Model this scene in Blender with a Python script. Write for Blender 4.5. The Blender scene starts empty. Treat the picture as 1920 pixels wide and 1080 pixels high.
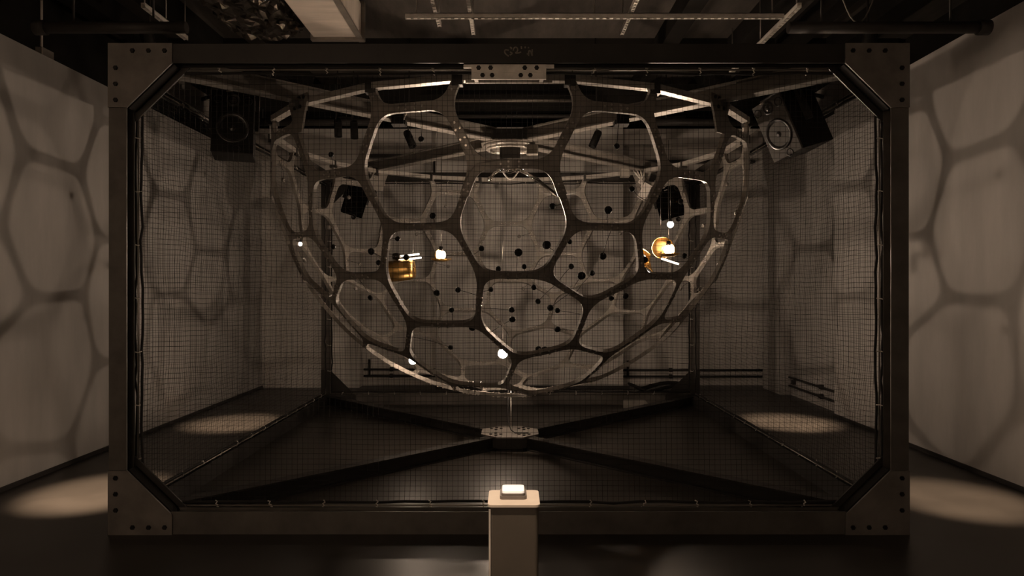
import bpy, bmesh, math, random
import numpy as np
from mathutils import Vector, Matrix, Euler

random.seed(7)
rng = np.random.default_rng(11)
S = bpy.context.scene
COL = S.collection
R_ = math.radians
PI = math.pi

# ------------------------------------------------------------------ camera, world, exposure
cam_d = bpy.data.cameras.new('camera')
cam_d.sensor_width = 36.0
cam_d.lens = 1320.0 / 1920.0 * 36.0
cam = bpy.data.objects.new('camera', cam_d)
COL.objects.link(cam)
cam.location = (0, 0, 1.54)
cam.rotation_euler = (R_(90), 0, 0)
S.camera = cam
W = bpy.data.worlds.new('world')
S.world = W
W.use_nodes = True
W.node_tree.nodes['Background'].inputs[0].default_value = (0, 0, 0, 1)
W.node_tree.nodes['Background'].inputs[1].default_value = 0.0
S.view_settings.view_transform = 'Standard'
S.view_settings.look = 'None'
S.view_settings.gamma = 1.0
S.view_settings.use_curve_mapping = False
S.view_settings.exposure = 0.0
S.cycles.max_bounces = 8
S.cycles.diffuse_bounces = 4
S.cycles.glossy_bounces = 4
S.cycles.sample_clamp_indirect = 3.0
S.cycles.use_denoising = True

LAMP_COL = (1.0, 0.755, 0.56)
SPOT_COL = (1.0, 0.74, 0.53)


def spot(name, loc, target, power, size_deg, blend, radius=0.04):
    d = bpy.data.lights.new(name, 'SPOT')
    d.energy = power
    d.color = SPOT_COL
    d.spot_size = R_(size_deg)
    d.spot_blend = blend
    d.shadow_soft_size = radius
    o = bpy.data.objects.new(name, d)
    COL.objects.link(o)
    o.location = loc
    o.rotation_euler = (Vector(target) - Vector(loc)).to_track_quat('-Z', 'Y').to_euler()
    return o


# gallery spotlights: four pools on the floor beside the cage, one on the pedestal; two added unseen to bounce fill
SPOTS = [((-3.15, 3.55, 3.60), (-3.12, 5.28, 0), 5600, 17, 0.9),
         ((3.20, 3.35, 3.60), (3.25, 5.12, 0), 3900, 17, 0.9),
         ((-3.26, 6.35, 3.66), (-3.17, 8.0, 0), 4300, 18, 0.9),
         ((3.2, 6.35, 3.66), (3.17, 8.05, 0), 4600, 18, 0.9),
         ((-0.35, 1.6, 4.0), (-0.02, 2.40, 0.83), 560, 8, 0.5),
         ((-2.6, -0.9, 4.1), (-2.9, -3.2, 2.2), 2300, 105, 1.0),  # added behind the view: bounces fill off the front wall onto the cage
         ((0.6, -0.9, 4.1), (0.5, -3.2, 1.9), 170, 100, 1.0)]  # weaker added fill, bounced off the middle of the front wall
for i, (a, b, p, s, bl) in enumerate(SPOTS):
    spot('gallery_spot_light', a, b, p, s, bl)

MAIN_EMIT = 1760.0      # the two big moving lamps
MID_EMIT = 360.0       # the lamp low in the middle
LOW_EMIT = 140.0       # the small lamps, and a glint built as a glowing ball


# ------------------------------------------------------------------ materials
def mat(name, col, rough=0.6, metal=0.0, noise=0.0, scale=4.0, bump=0.0, emit=None, strength=0.0,
        stretch=None, rough_var=0.0, spec=0.5, detail=6.0, noise_col=None):
    m = bpy.data.materials.new(name)
    m.use_nodes = True
    nt = m.node_tree
    b = nt.nodes['Principled BSDF']
    b.inputs['Base Color'].default_value = (*col, 1)
    b.inputs['Roughness'].default_value = rough
    b.inputs['Metallic'].default_value = metal
    b.inputs['Specular IOR Level'].default_value = spec
    if emit:
        b.inputs['Emission Color'].default_value = (*emit, 1)
        b.inputs['Emission Strength'].default_value = strength
    if noise or bump or rough_var:
        tc = nt.nodes.new('ShaderNodeTexCoord')
        mp = nt.nodes.new('ShaderNodeMapping')
        if stretch:
            mp.inputs['Scale'].default_value = stretch
        nt.links.new(tc.outputs['Object'], mp.inputs['Vector'])
        nz = nt.nodes.new('ShaderNodeTexNoise')
        nz.inputs['Scale'].default_value = scale
        nz.inputs['Detail'].default_value = detail
        nz.inputs['Roughness'].default_value = 0.6
        nt.links.new(mp.outputs['Vector'], nz.inputs['Vector'])
        if noise:
            cr = nt.nodes.new('ShaderNodeValToRGB')
            lo = noise_col or tuple(c * (1 - noise) for c in col)
            hi = tuple(min(1, c * (1 + noise * 0.6)) for c in col)
            cr.color_ramp.elements[0].position = 0.3
            cr.color_ramp.elements[1].position = 0.7
            cr.color_ramp.elements[0].color = (*lo, 1)
            cr.color_ramp.elements[1].color = (*hi, 1)
            nt.links.new(nz.outputs['Fac'], cr.inputs['Fac'])
            nt.links.new(cr.outputs['Color'], b.inputs['Base Color'])
        if rough_var:
            mr = nt.nodes.new('ShaderNodeMapRange')
            mr.inputs['To Min'].default_value = max(0.02, rough - rough_var)
            mr.inputs['To Max'].default_value = min(1, rough + rough_var)
            nt.links.new(nz.outputs['Fac'], mr.inputs['Value'])
            nt.links.new(mr.outputs['Result'], b.inputs['Roughness'])
        if bump:
            bp = nt.nodes.new('ShaderNodeBump')
            bp.inputs['Strength'].default_value = bump
            bp.inputs['Distance'].default_value = 0.02
            nt.links.new(nz.outputs['Fac'], bp.inputs['Height'])
            nt.links.new(bp.outputs['Normal'], b.inputs['Normal'])
    return m


M = dict(
    wall=mat('wall_plaster', (.44, .42, .40), .9, noise=.14, scale=1.6, stretch=(2.2, 2.2, .55), bump=.08),
    wall_back=mat('wall_back_plaster', (.63, .60, .565), .9, noise=.2, scale=1.5, stretch=(2.5, 2.5, .4), bump=.08),
    floor=mat('polished_concrete', (.030, .0255, .021), .36, noise=.3, scale=1.3, rough_var=.1, bump=.015, spec=.35),
    ceiling=mat('ceiling_dark', (.06, .052, .045), .85, noise=.5, scale=2.2, stretch=(3, .7, 1), bump=.2),
    beam=mat('joist_black', (.016, .0145, .013), .85, noise=.3, scale=3, spec=.1),
    steel=mat('mill_steel', (.10, .09, .08), .5, .25, noise=.35, scale=5, rough_var=.14, bump=.03),
    steel_dark=mat('blackened_steel', (.03, .027, .024), .5, .3, noise=.35, scale=4, rough_var=.12, bump=.03),
    plate=mat('corner_plate_steel', (.16, .145, .13), .5, .2, noise=.3, scale=6, rough_var=.12, bump=.03),
    web=mat('web_steel', (.21, .192, .17), .42, .3, noise=.25, scale=9, rough_var=.14, bump=.04),
    rim=mat('rim_steel', (.45, .42, .38), .36, .4, noise=.25, scale=8, rough_var=.1),
    bolt=mat('bolt_black', (.015, .013, .012), .4, .5, noise=.2, scale=20),
    bolt_bright=mat('bolt_bright', (.5, .46, .42), .3, .9, noise=.15, scale=20),
    net=mat('net_cord', (.012, .010, .009), .85, noise=.2, scale=30),
    zinc=mat('zinc', (.74, .69, .63), .45, .15, noise=.2, scale=14, rough_var=.1),
    chrome=mat('chrome', (.8, .77, .73), .12, 1.0, noise=.06, scale=10),
    rod=mat('rod_dark', (.05, .045, .04), .3, .8, noise=.2, scale=12),
    brass=mat('brass', (.83, .50, .17), .30, 1.0, noise=.18, scale=7, rough_var=.08),
    black=mat('speaker_black', (.009, .008, .007), .6, noise=.2, scale=9, spec=.15),
    baffle=mat('speaker_baffle', (.075, .068, .06), .55, noise=.2, scale=9, spec=.3),
    cone=mat('speaker_cone', (.02, .018, .017), .28, noise=.15, scale=12),
    duct=mat('duct_pale', (.60, .53, .46), .7, noise=.2, scale=3, stretch=(.6, 4, 1), bump=.05),
    foil=mat('dark_foil', (.07, .06, .05), .22, .9, noise=.3, scale=14, bump=.5),
    white=mat('white_cable', (.62, .58, .53), .6, noise=.1, scale=10),
    ped=mat('pedestal_paint', (.085, .072, .058), .55, noise=.12, scale=7, bump=.02),
    ped_top=mat('pedestal_top', (.62, .55, .47), .6, noise=.06, scale=15),
    btn_base=mat('button_base', (.16, .14, .125), .45, noise=.15, scale=20),
    button=mat('button_lit', (.85, .80, .74), .4, emit=(1, .87, .74), strength=.62, noise=.03, scale=10),
    bulb=mat('bulb_main', (1, 1, 1), .4, emit=LAMP_COL, strength=MAIN_EMIT),
    tube=mat('lit_tube', (1, 1, 1), .4, emit=(1, .80, .62), strength=7.0),
    cloth=mat('speaker_cloth', (.0035, .003, .0027), .95, noise=.2, scale=40, spec=.0),
    bulb_mid=mat('bulb_mid', (1, 1, 1), .4, emit=LAMP_COL, strength=MID_EMIT),
    bulb_low=mat('bulb_low', (1, 1, 1), .4, emit=LAMP_COL, strength=LOW_EMIT),
    lens=mat('lens_dark', (.03, .03, .03), .1, noise=.1, scale=5),
    pipe=mat('pipe_dark', (.03, .026, .023), .6, .2, noise=.3, scale=6),
    conduit=mat('conduit_grey', (.3, .27, .24), .45, .6, noise=.25, scale=6),
    chalk=mat('chalk', (.22, .19, .16), .95, noise=.4, scale=60),
    card=mat('lit_patch_board', (.22, .20, .175), .8, noise=.2, scale=6),  # tone of the lit-patch board, shared with the junction boxes
)


# ------------------------------------------------------------------ mesh helpers
class MB:
    def __init__(self):
        self.v, self.f, self.smooth = [], [], []

    def add(self, vs, fs, sm=False):
        o = len(self.v)
        self.v += [(float(p[0]), float(p[1]), float(p[2])) for p in vs]
        self.f += [tuple(i + o for i in f) for f in fs]
        self.smooth += [sm] * len(fs)
        return self

    def box(self, lo, hi, mtx=None):
        x0, y0, z0 = lo
        x1, y1, z1 = hi
        vs = [Vector(p) for p in ((x0, y0, z0), (x1, y0, z0), (x1, y1, z0), (x0, y1, z0),
                                  (x0, y0, z1), (x1, y0, z1), (x1, y1, z1), (x0, y1, z1))]
        if mtx is not None:
            vs = [mtx @ p for p in vs]
        return self.add(vs, [(0, 3, 2, 1), (4, 5, 6, 7), (0, 1, 5, 4), (1, 2, 6, 5), (2, 3, 7, 6), (3, 0, 4, 7)])

    def prism(self, poly, axis_o, ax_u, ax_v, ax_n, t0, t1):
        """polygon (u,v) extruded along ax_n from t0 to t1"""
        o, u, v, n = Vector(axis_o), Vector(ax_u), Vector(ax_v), Vector(ax_n)
        k = len(poly)
        a = [o + u * p + v * q + n * t0 for p, q in poly]
        b = [o + u * p + v * q + n * t1 for p, q in poly]
        fs = [tuple(range(k))[::-1], tuple(range(k, 2 * k))]
        fs += [(i, (i + 1) % k, k + (i + 1) % k, k + i) for i in range(k)]
        return self.add(a + b, fs)

    def tube(self, pts, r, n=8, cap=True, sm=True):
        pts = [Vector(p) for p in pts]
        vs, fs = [], []
        prev = None
        for i, p in enumerate(pts):
            d = (pts[min(i + 1, len(pts) - 1)] - pts[max(i - 1, 0)]).normalized()
            ref = Vector((0, 0, 1)) if abs(d.z) < .9 else Vector((1, 0, 0))
            if prev is not None and abs(prev.dot(d)) < .95:
                ref = prev
            s = (ref - d * ref.dot(d)).normalized()
            prev = s
            q = d.cross(s)
            rr = r[i] if isinstance(r, (list, tuple)) else r
            for k in range(n):
                a = 2 * PI * k / n
                vs.append(p + (s * math.cos(a) + q * math.sin(a)) * rr)
        for i in range(len(pts) - 1):
            for k in range(n):
                fs.append((i * n + k, i * n + (k + 1) % n, (i + 1) * n + (k + 1) % n, (i + 1) * n + k))
        self.add(vs, fs, sm)
        if cap:
            self.f.append(tuple(len(self.v) - len(vs) + k for k in range(n))[::-1])
            self.f.append(tuple(len(self.v) - n + k for k in range(n)))
            self.smooth += [False, False]
        return self

    def lathe(self, prof, o, ax=(0, 0, 1), n=24, sm=True):
        """prof: list of (r, h) along axis"""
        ax = Vector(ax).normalized()
        ref = Vector((1, 0, 0)) if abs(ax.x) < .9 else Vector((0, 1, 0))
        s = (ref - ax * ref.dot(ax)).normalized()
        q = ax.cross(s)
        o = Vector(o)
        vs, fs = [], []
        for r, h in prof:
            for k in range(n):
                a = 2 * PI * k / n
                vs.append(o + ax * h + (s * math.cos(a) + q * math.sin(a)) * max(r, 1e-5))
        for i in range(len(prof) - 1):
            for k in range(n):
                fs.append((i * n + k, i * n + (k + 1) % n, (i + 1) * n + (k + 1) % n, (i + 1) * n + k))
        return self.add(vs, fs, sm)

    def ball(self, o, r, n=16, m=10, sc=(1, 1, 1)):
        vs, fs = [], []
        o = Vector(o)
        for i in range(m + 1):
            t = PI * i / m
            for k in range(n):
                a = 2 * PI * k / n
                vs.append(o + Vector((math.sin(t) * math.cos(a) * r * sc[0], math.sin(t) * math.sin(a) * r * sc[1], math.cos(t) * r * sc[2])))
        for i in range(m):
            for k in range(n):
                fs.append((i * n + k, (i + 1) * n + k, (i + 1) * n + (k + 1) % n, i * n + (k + 1) % n))
        return self.add(vs, fs, True)

    def mesh(self, name, m):
        me = bpy.data.meshes.new(name)
        me.from_pydata(self.v, [], self.f)
        me.polygons.foreach_set('use_smooth', self.smooth)
        me.materials.append(m)
        me.update()
        return me

    def build(self, name, m, parent=None, bevel=0.0, fix=True):
        me = self.mesh(name, m)
        if fix or bevel:
            bm = bmesh.new()
            bm.from_mesh(me)
            if fix:
                bmesh.ops.recalc_face_normals(bm, faces=bm.faces)
            if bevel:
                es = [e for e in bm.edges if len(e.link_faces) == 2 and e.calc_face_angle(0) > .6]
                bmesh.ops.bevel(bm, geom=es, offset=bevel, segments=2, affect='EDGES', profile=.6)
            bm.to_mesh(me)
            bm.free()
        return link(name, me, parent)


def link(name, me, parent=None, loc=None):
    o = bpy.data.objects.new(name, me)
    COL.objects.link(o)
    if parent is not None:
        o.parent = parent
        if parent.location.length > 0 or any(parent.rotation_euler):
            if loc is None:
                # geometry is given in world space
                o.matrix_parent_inverse = world_inv(parent)
    if loc is not None:
        o.location = loc
    return o


def world_inv(o):
    m = Matrix.Identity(4)
    chain = []
    while o is not None:
        chain.append(o)
        o = o.parent
    for p in reversed(chain):
        m = m @ p.matrix_parent_inverse @ Matrix.LocRotScale(p.location, p.rotation_euler, p.scale)
    return m.inverted()


def tag(o, label, cat, group=None):
    o['label'] = label
    o['category'] = cat
    if group:
        o['group'] = group
    return o


GROUPS = {'safety_net': 'nets on the sides of the cage', 'loudspeaker': 'loudspeakers in the cage corners', 'strut_rail': 'slotted strut rails under the ceiling',
          'hanging_lamp': 'round lamps hanging in the dome', 'small_spotlight': 'small black spotlights hung behind the cage',
          'gallery_spotlight': 'black gallery spotlights', 'ceiling_pipe': 'pipes near the rear ceiling', 'ceiling_tube': 'black pipes under the front ceiling',
          'heating_pipes': 'heating pipes along the rear walls', 'clamp_box': 'clamp boxes on the top braces'}


def thing(name, label, cat, loc=(0, 0, 0), rot=(0, 0, 0), group=None):
    group = group or GROUPS.get(name)
    o = bpy.data.objects.new(name, None)
    o.empty_display_size = .1
    COL.objects.link(o)
    o.location = loc
    o.rotation_euler = rot
    return tag(o, label, cat, group)


def struct(o):
    o['kind'] = 'structure'
    return o


# ------------------------------------------------------------------ the room
Y0, YB = -3.2, 10.87
ZC = 4.45
struct(MB().box((-4.6, Y0, -.12), (4.6, 11.5, 0)).build('floor', M['floor']))
struct(MB().box((-4.6, Y0, ZC), (4.6, 11.5, ZC + .12)).build('ceiling', M['ceiling']))
struct(MB().box((-4.00, Y0, 0), (-3.86, YB, 3.46)).build('wall_left', M['wall']))
wr = MB()
wr.box((3.87, Y0, 0), (4.02, 8.45, 3.71))
wr.box((4.02, 8.30, 0), (4.16, YB, 3.71))
wr.box((3.87, 10.15, 0), (4.02, YB, 3.71))
struct(wr.build('wall_right', M['wall']))
# rear wall with two recesses where the heating pipes run
wb = MB()
wb.box((-4.0, YB, 0), (-2.36, 11.35, 4.0))
wb.box((-1.17, YB - .1, 0.02), (1.70, 11.35, 4.0))
wb.box((-2.36, YB + .25, 0), (-1.17, 11.35, 3.87))
wb.box((1.70, YB + .25, 0), (4.2, 11.35, 3.87))
wb.box((-2.36, YB, 3.74), (-1.17, YB + .25, 4.0))
wb.box((1.70, YB, 3.76), (4.2, YB + .25, 4.0))
struct(wb.build('wall_back', M['wall_back']))
struct(MB().box((-4.6, Y0 - .15, 0), (4.6, Y0, ZC)).build('wall_front', M['wall']))
# outer dark walls above / behind the partitions
struct(MB().box((-4.75, Y0, 0), (-4.6, 11.5, ZC)).build('wall_outer_left', M['beam']))
struct(MB().box((4.6, Y0, 0), (4.75, 11.5, ZC)).build('wall_outer_right', M['beam']))
struct(MB().box((-4.6, 11.5, 0), (4.6, 11.62, ZC)).build('wall_outer_back', M['beam']))
# window-like sills in the rear recesses
struct(MB().box((-2.32, YB + .13, 3.58), (-1.2, YB + .25, 3.63)).build('trim_1', M['pipe']))
struct(MB().box((1.75, YB + .13, 3.50), (3.8, YB + .25, 3.54)).build('trim_2', M['pipe']))
struct(MB().box((-1.23, YB + .12, 3.32), (-1.19, YB + .25, 3.74)).build('trim_3', M['pipe']))
# skirting
struct(MB().box((-3.86, Y0, 0), (-3.845, YB, .035)).build('baseboard_left', M['pipe']))
struct(MB().box((3.855, Y0, 0), (3.87, 8.45, .035)).build('baseboard_right', M['pipe']))
struct(MB().box((-1.17, YB - .115, 0), (1.70, YB - .1, .05)).build('baseboard_back', M['pipe']))

# ceiling joists running away from the camera
for i, x in enumerate((-4.1, -3.45, -2.8, 1.75, 2.6, 3.15, 3.75)):
    o = MB().box((x - .09, 1.5, ZC - .22), (x + .09, 10.8, ZC)).build('ceiling_joist', M['beam'])
    lab = ['outermost', 'second', 'third'][i] if i < 3 else ['innermost', 'second', 'third', 'outermost'][i - 3]
    side = 'left' if i < 3 else 'right'
    tag(o, f'black ceiling joist over the {side} wall side, {lab} of that side', 'joist', 'black ceiling joists')
# cross beams near the rear
for y, z0, z1, lab in ((9.55, 3.98, 4.3, 'black cross beam under the ceiling behind the cage'),
                       (8.2, 4.12, 4.45, 'black cross beam under the ceiling above the dome')):
    tag(MB().box((-4.5, y, z0), (4.5, y + .16, z1)).build('cross_beam', M['beam']), lab, 'beam')

# rear pipes near the ceiling
for z, r, x0, x1, y, lab, mt in ((4.03, .022, -1.0, 1.0, 9.35, 'thin grey conduit crossing under the rear ceiling', 'conduit'),
                                 (3.92, .030, -2.4, 2.4, 9.75, 'black pipe crossing just above the rear wall', 'pipe'),
                                 (3.80, .05, -3.6, -1.9, 9.6, 'thick black pipe above the left rear recess', 'pipe'),
                                 (3.80, .05, 1.9, 3.7, 9.6, 'thick black pipe above the right rear recess', 'pipe')):
    p = thing('ceiling_pipe', lab, 'pipe', ((x0 + x1) / 2, y, z))
    MB().tube([(x0, y, z), (x1, y, z)], r, 10).build('pipe_run', M[mt], p)
    for x in (x0 + .2, x1 - .2):
        MB().tube([(x, y, z - r), (x, y, ZC)], .008, 6).build('hanger', M['pipe'], p)


# ------------------------------------------------------------------ slotted strut rails under the ceiling
def rail(p0, p1, label, z=3.95):
    p0, p1 = Vector((*p0, z)), Vector((*p1, z))
    t = thing('strut_rail', label, 'rail', tuple((p0 + p1) / 2))
    d = (p1 - p0).normalized()
    s = Vector((-d.y, d.x, 0))
    L = (p1 - p0).length
    mtx = Matrix(((d.x, s.x, 0, p0.x), (d.y, s.y, 0, p0.y), (0, 0, 1, p0.z), (0, 0, 0, 1)))
    b = MB()
    w = .019
    b.box((0, -w, 0), (L, -w + .004, .042), mtx)
    b.box((0, w - .004, 0), (L, w, .042), mtx)
    b.box((0, -w, .038), (L, w, .042), mtx)
    b.box((0, -w, 0), (L, -.011, .003), mtx)
    b.box((0, .011, 0), (L, w, .003), mtx)
    n = int(L / .06)
    for k in range(n):
        x = (k + .5) * L / n
        b.box((x - .016, -.0125, 0.0004), (x + .016, .0125, .0032), mtx)
    b.build('channel', M['zinc'], t)
    for f in (.03, .5, .97):
        q = p0 + d * L * f
        MB().tube([q + Vector((0, 0, .04)), Vector((q.x, q.y, ZC))], .006, 6).build('hanger_rod', M['conduit'], t)
    return t


rail((-.955, 6.30), (2.43, 6.30), 'bright slotted strut rail running crosswise under the ceiling', 3.95)
rail((1.07, 4.6), (1.07, 6.85), 'slotted strut rail running back just right of the ceiling centre', 4.0)
rail((2.47, 6.05), (2.47, 7.95), 'slotted strut rail running back past the right end of the crosswise rail', 3.95)
rail((-3.17, 6.05), (-3.17, 6.85), 'short slotted strut rail over the left aisle', 3.95)
rail((-.375, 4.6), (-.375, 6.85), 'slotted strut rail running back just left of the ceiling centre', 4.0)
rail((-.70, 4.6), (-.70, 6.8), 'slotted strut rail between the pale duct and the centre rail', 4.06)

# pale duct and crumpled foil duct beside it
t = thing('pale_duct', 'pale rectangular duct running back under the ceiling', 'duct', (-1.64, 5.4, 3.9))
MB().box((-1.87, 3.9, 3.90), (-1.42, 6.72, 4.22)).build('duct_body', M['duct'], t, bevel=.012)
MB().box((-1.895, 6.62, 3.875), (-1.39, 6.68, 4.24)).build('duct_flange', M['conduit'], t)
MB().box((-1.46, 3.9, 3.885), (-1.405, 6.72, 3.90)).build('corner_strip', M['conduit'], t)
for y in (4.4, 6.1):
    MB().tube([(-1.64, y, 4.2), (-1.64, y, ZC)], .01, 6).build('hanger', M['pipe'], t)
t = thing('foil_duct', 'crumpled dark foil wrapped duct beside the pale duct', 'duct', (-2.2, 5.5, 3.9))
nx, ny = 26, 46
vs, fs = [], []
for j in range(ny + 1):
    for i in range(nx + 1):
        a = PI * i / nx
        x = -2.28 - .33 * math.cos(a) + rng.normal(0, .012)
        z = 4.02 - .16 * max(0, math.sin(a)) ** .6 + rng.normal(0, .016)
        y = 4.3 + 2.3 * j / ny + rng.normal(0, .012)
        vs.append((x, y, z))
o0 = len(vs)
for j in range(ny):
    for i in range(nx):
        a = j * (nx + 1) + i
        fs.append((a, a + 1, a + nx + 2, a + nx + 1))
b = MB().add(vs, fs)
b.box((-2.59, 4.32, 4.0), (-1.98, 6.58, 4.16))
b.build('foil_wrap', M['foil'], t, fix=False)
MB().tube([(-2.2, 5.0, 4.1), (-2.2, 5.0, ZC)], .01, 6).build('hanger', M['pipe'], t)

# black pipes that cross under the ceiling in front, one to each side
for x0, x1, lab in ((-3.55, -2.45, 'black pipe ending over the upper left corner of the cage'),
                    (2.08, 3.55, 'black pipe with end cap reaching the right wall')):
    y, z = 5.3, 3.50
    t = thing('ceiling_tube', lab, 'pipe', ((x0 + x1) / 2, y, z))
    MB().tube([(x0, y, z), (x1, y, z)], .043, 14).build('pipe_run', M['pipe'], t)
    e = x1 if x1 > 0 else x0
    MB().lathe([(0, -.04), (.056, -.04), (.056, .04), (0, .04)], (e, y, z), (1, 0, 0), 14).build('end_cap', M['pipe'], t)
    for x in (x0 + .25, x1 - .25):
        MB().tube([(x, y, z + .03), (x, y, ZC)], .009, 6).build('hanger', M['pipe'], t)
# hanger bracket on top of the left wall
t = thing('wall_bracket', 'small grey bracket with a rod on top of the left wall', 'bracket', (-3.9, 5.85, 3.46))
MB().box((-3.93, 5.80, 3.46), (-3.87, 5.95, 3.53)).build('clip', M['conduit'], t, bevel=.006)
MB().tube([(-3.89, 5.82, 3.5), (-3.89, 5.82, ZC)], .011, 8).build('rod', M['conduit'], t)
# loose cable loop under the ceiling at upper right
pts = []
for i in range(15):
    f = i / 14
    pts.append((2.72 + .5 * f, 6.0 + .1 * f, ZC - .01 - .62 * max(0, math.sin(PI * f)) ** .8))
tag(MB().tube(pts, .006, 6).build('loose_cable', M['conduit']), 'thin grey cable drooping from the ceiling at upper right', 'cable')

# ------------------------------------------------------------------ heating pipes along the rear walls
def pipe_pair(pts_list, label, clips):
    t = thing('heating_pipes', label, 'pipes', pts_list[0][0])
    for pts in pts_list:
        MB().tube(pts, .017, 8).build('pipe_run', M['pipe'], t)
    for c in clips:
        MB().box((c[0] - .025, c[1] - .03, c[2] - .03), (c[0] + .025, c[1] + .03, c[2] + .03)).build('pipe_clip', M['pipe'], t)
    return t


yp = YB + .19
pipe_pair([[(-2.33, yp, .26), (-1.19, yp, .26)], [(-2.33, yp, .16), (-1.19, yp, .16)], [(-2.24, yp, .16), (-2.24, yp, .42)]],
          'pair of dark heating pipes in the left recess of the rear wall', [(-1.9, yp + .03, .26), (-1.9, yp + .03, .16)])
pipe_pair([[(1.73, yp, .25), (3.98, yp, .25)], [(1.73, yp, .15), (3.98, yp, .15)], [(1.82, yp, .15), (1.82, yp, .40)]],
          'pair of dark heating pipes in the right recess of the rear wall', [(2.5, yp + .03, .25), (2.5, yp + .03, .15)])
xp = 3.98
pipe_pair([[(xp, 8.48, .26), (xp, 10.1, .26)], [(xp, 8.48, .14), (xp, 10.1, .14)]],
          'pair of dark pipes along the recess in the right wall', [(xp + .02, 9.1, .26), (xp + .02, 9.1, .14), (xp + .02, 10.0, .2)])

# ------------------------------------------------------------------ the steel cage
CX = -.02
X0, X1, YF, YR, ZT = CX - 2.5, CX + 2.5, 4.4, 9.4, 3.067
cage = thing('steel_cage', 'large dark steel beam cage with bolted corner plates standing on the floor', 'cage', (CX, 6.9, 0))


def ibeam(name, p0, p1, n, D=.10, Wd=.11, tf=.012, tw=.010, m='steel'):
    """I beam from p0 to p1; flanges are normal to n; p0 is the centre of the section"""
    p0, p1, n = Vector(p0), Vector(p1), Vector(n)
    d = (p1 - p0).normalized()
    s = d.cross(n).normalized()
    L = (p1 - p0).length
    h, w, a, c = D / 2, Wd / 2, D / 2 - tf, tw / 2
    poly = [(-w, -h), (w, -h), (w, -a), (c, -a), (c, a), (w, a), (w, h), (-w, h), (-w, a), (-c, a), (-c, -a), (-w, -a)]
    return MB().prism(poly, p0, s, n, d, 0, L).build(name, M[m], cage, bevel=0)


hx, hy, HB, HT = .055, .05, .14, .12
# posts (flanges face front and back)
for x in (X0 + hx, X1 - hx):
    for y in (YF + hy, YR - hy):
        ibeam('post', (x, y, 0), (x, y, ZT), (0, 1, 0))
# front and rear beams
xa, xb = X0 + 2 * hx, X1 - 2 * hx
beams = {}
for y in (YF + hy, YR - hy):
    beams[('b', y)] = ibeam('bottom_beam', (xa, y, HB / 2), (xb, y, HB / 2), (0, 1, 0), Wd=HB)
    beams[('t', y)] = ibeam('top_beam', (xa, y, ZT - HT / 2), (xb, y, ZT - HT / 2), (0, 1, 0), Wd=HT, m='steel_dark')
# side beams
ya, yb = YF + 2 * hy, YR - 2 * hy
for x in (X0 + hx, X1 - hx):
    ibeam('bottom_beam', (x, ya, HB / 2), (x, yb, HB / 2), (1, 0, 0), D=.11, Wd=HB, m='steel_dark')
    ibeam('top_beam', (x, ya, ZT - .08), (x, yb, ZT - .08), (1, 0, 0), D=.11, Wd=.16)
# crossed braces, floor and top
for z0, mt in ((.06, 'steel_dark'), (ZT - .06, 'web')):
    for sx in (-1, 1):
        for sy in (-1, 1):
            a = Vector((CX + sx * .16, 6.9 + sy * .16, z0))
            b = Vector((CX + sx * 2.36, 6.9 + sy * 2.33, z0))
            ibeam('cross_brace', a, b, (0, 0, 1), D=.12, Wd=.11, m=mt)
# centre plates
octo = [(.30 * math.cos(PI / 8 + i * PI / 4), .30 * math.sin(PI / 8 + i * PI / 4)) for i in range(8)]
bolt_me = MB().lathe([(0, .010), (.0135, .010), (.0155, .004), (.0155, 0)], (0, 0, 0), (0, 0, 1), 6, sm=False).mesh('bolt', M['bolt'])
for z, up in ((.121, 1), (ZT - .132, -1)):
    p = MB().prism(octo, (CX, 6.9, z), (1, 0, 0), (0, 1, 0), (0, 0, 1), 0, .012).build('centre_plate', M['plate'] if up > 0 else M['web'], cage)
    for q in range(4):
        for (u, v) in ((.16, .035), (.16, -.035), (.225, .035), (.225, -.035)):
            a = PI / 4 + q * PI / 2
            o = link('bolt', bolt_me, p, loc=(0, 0, 0))
            o.matrix_parent_inverse = world_inv(p)
            o.location = (CX + u * math.cos(a) - v * math.sin(a), 6.9 + u * math.sin(a) + v * math.cos(a), z + (.012 if up > 0 else 0))
            if up < 0:
                o.rotation_euler = (PI, 0, 0)
MB().box((CX - .17, 6.9 - .17, .0), (CX + .17, 6.9 + .17, .121)).build('centre_block', M['steel_dark'], cage)
MB().box((CX - .17, 6.9 - .17, ZT - .12), (CX + .17, 6.9 + .17, ZT)).build('centre_block', M['steel_dark'], cage)


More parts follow.
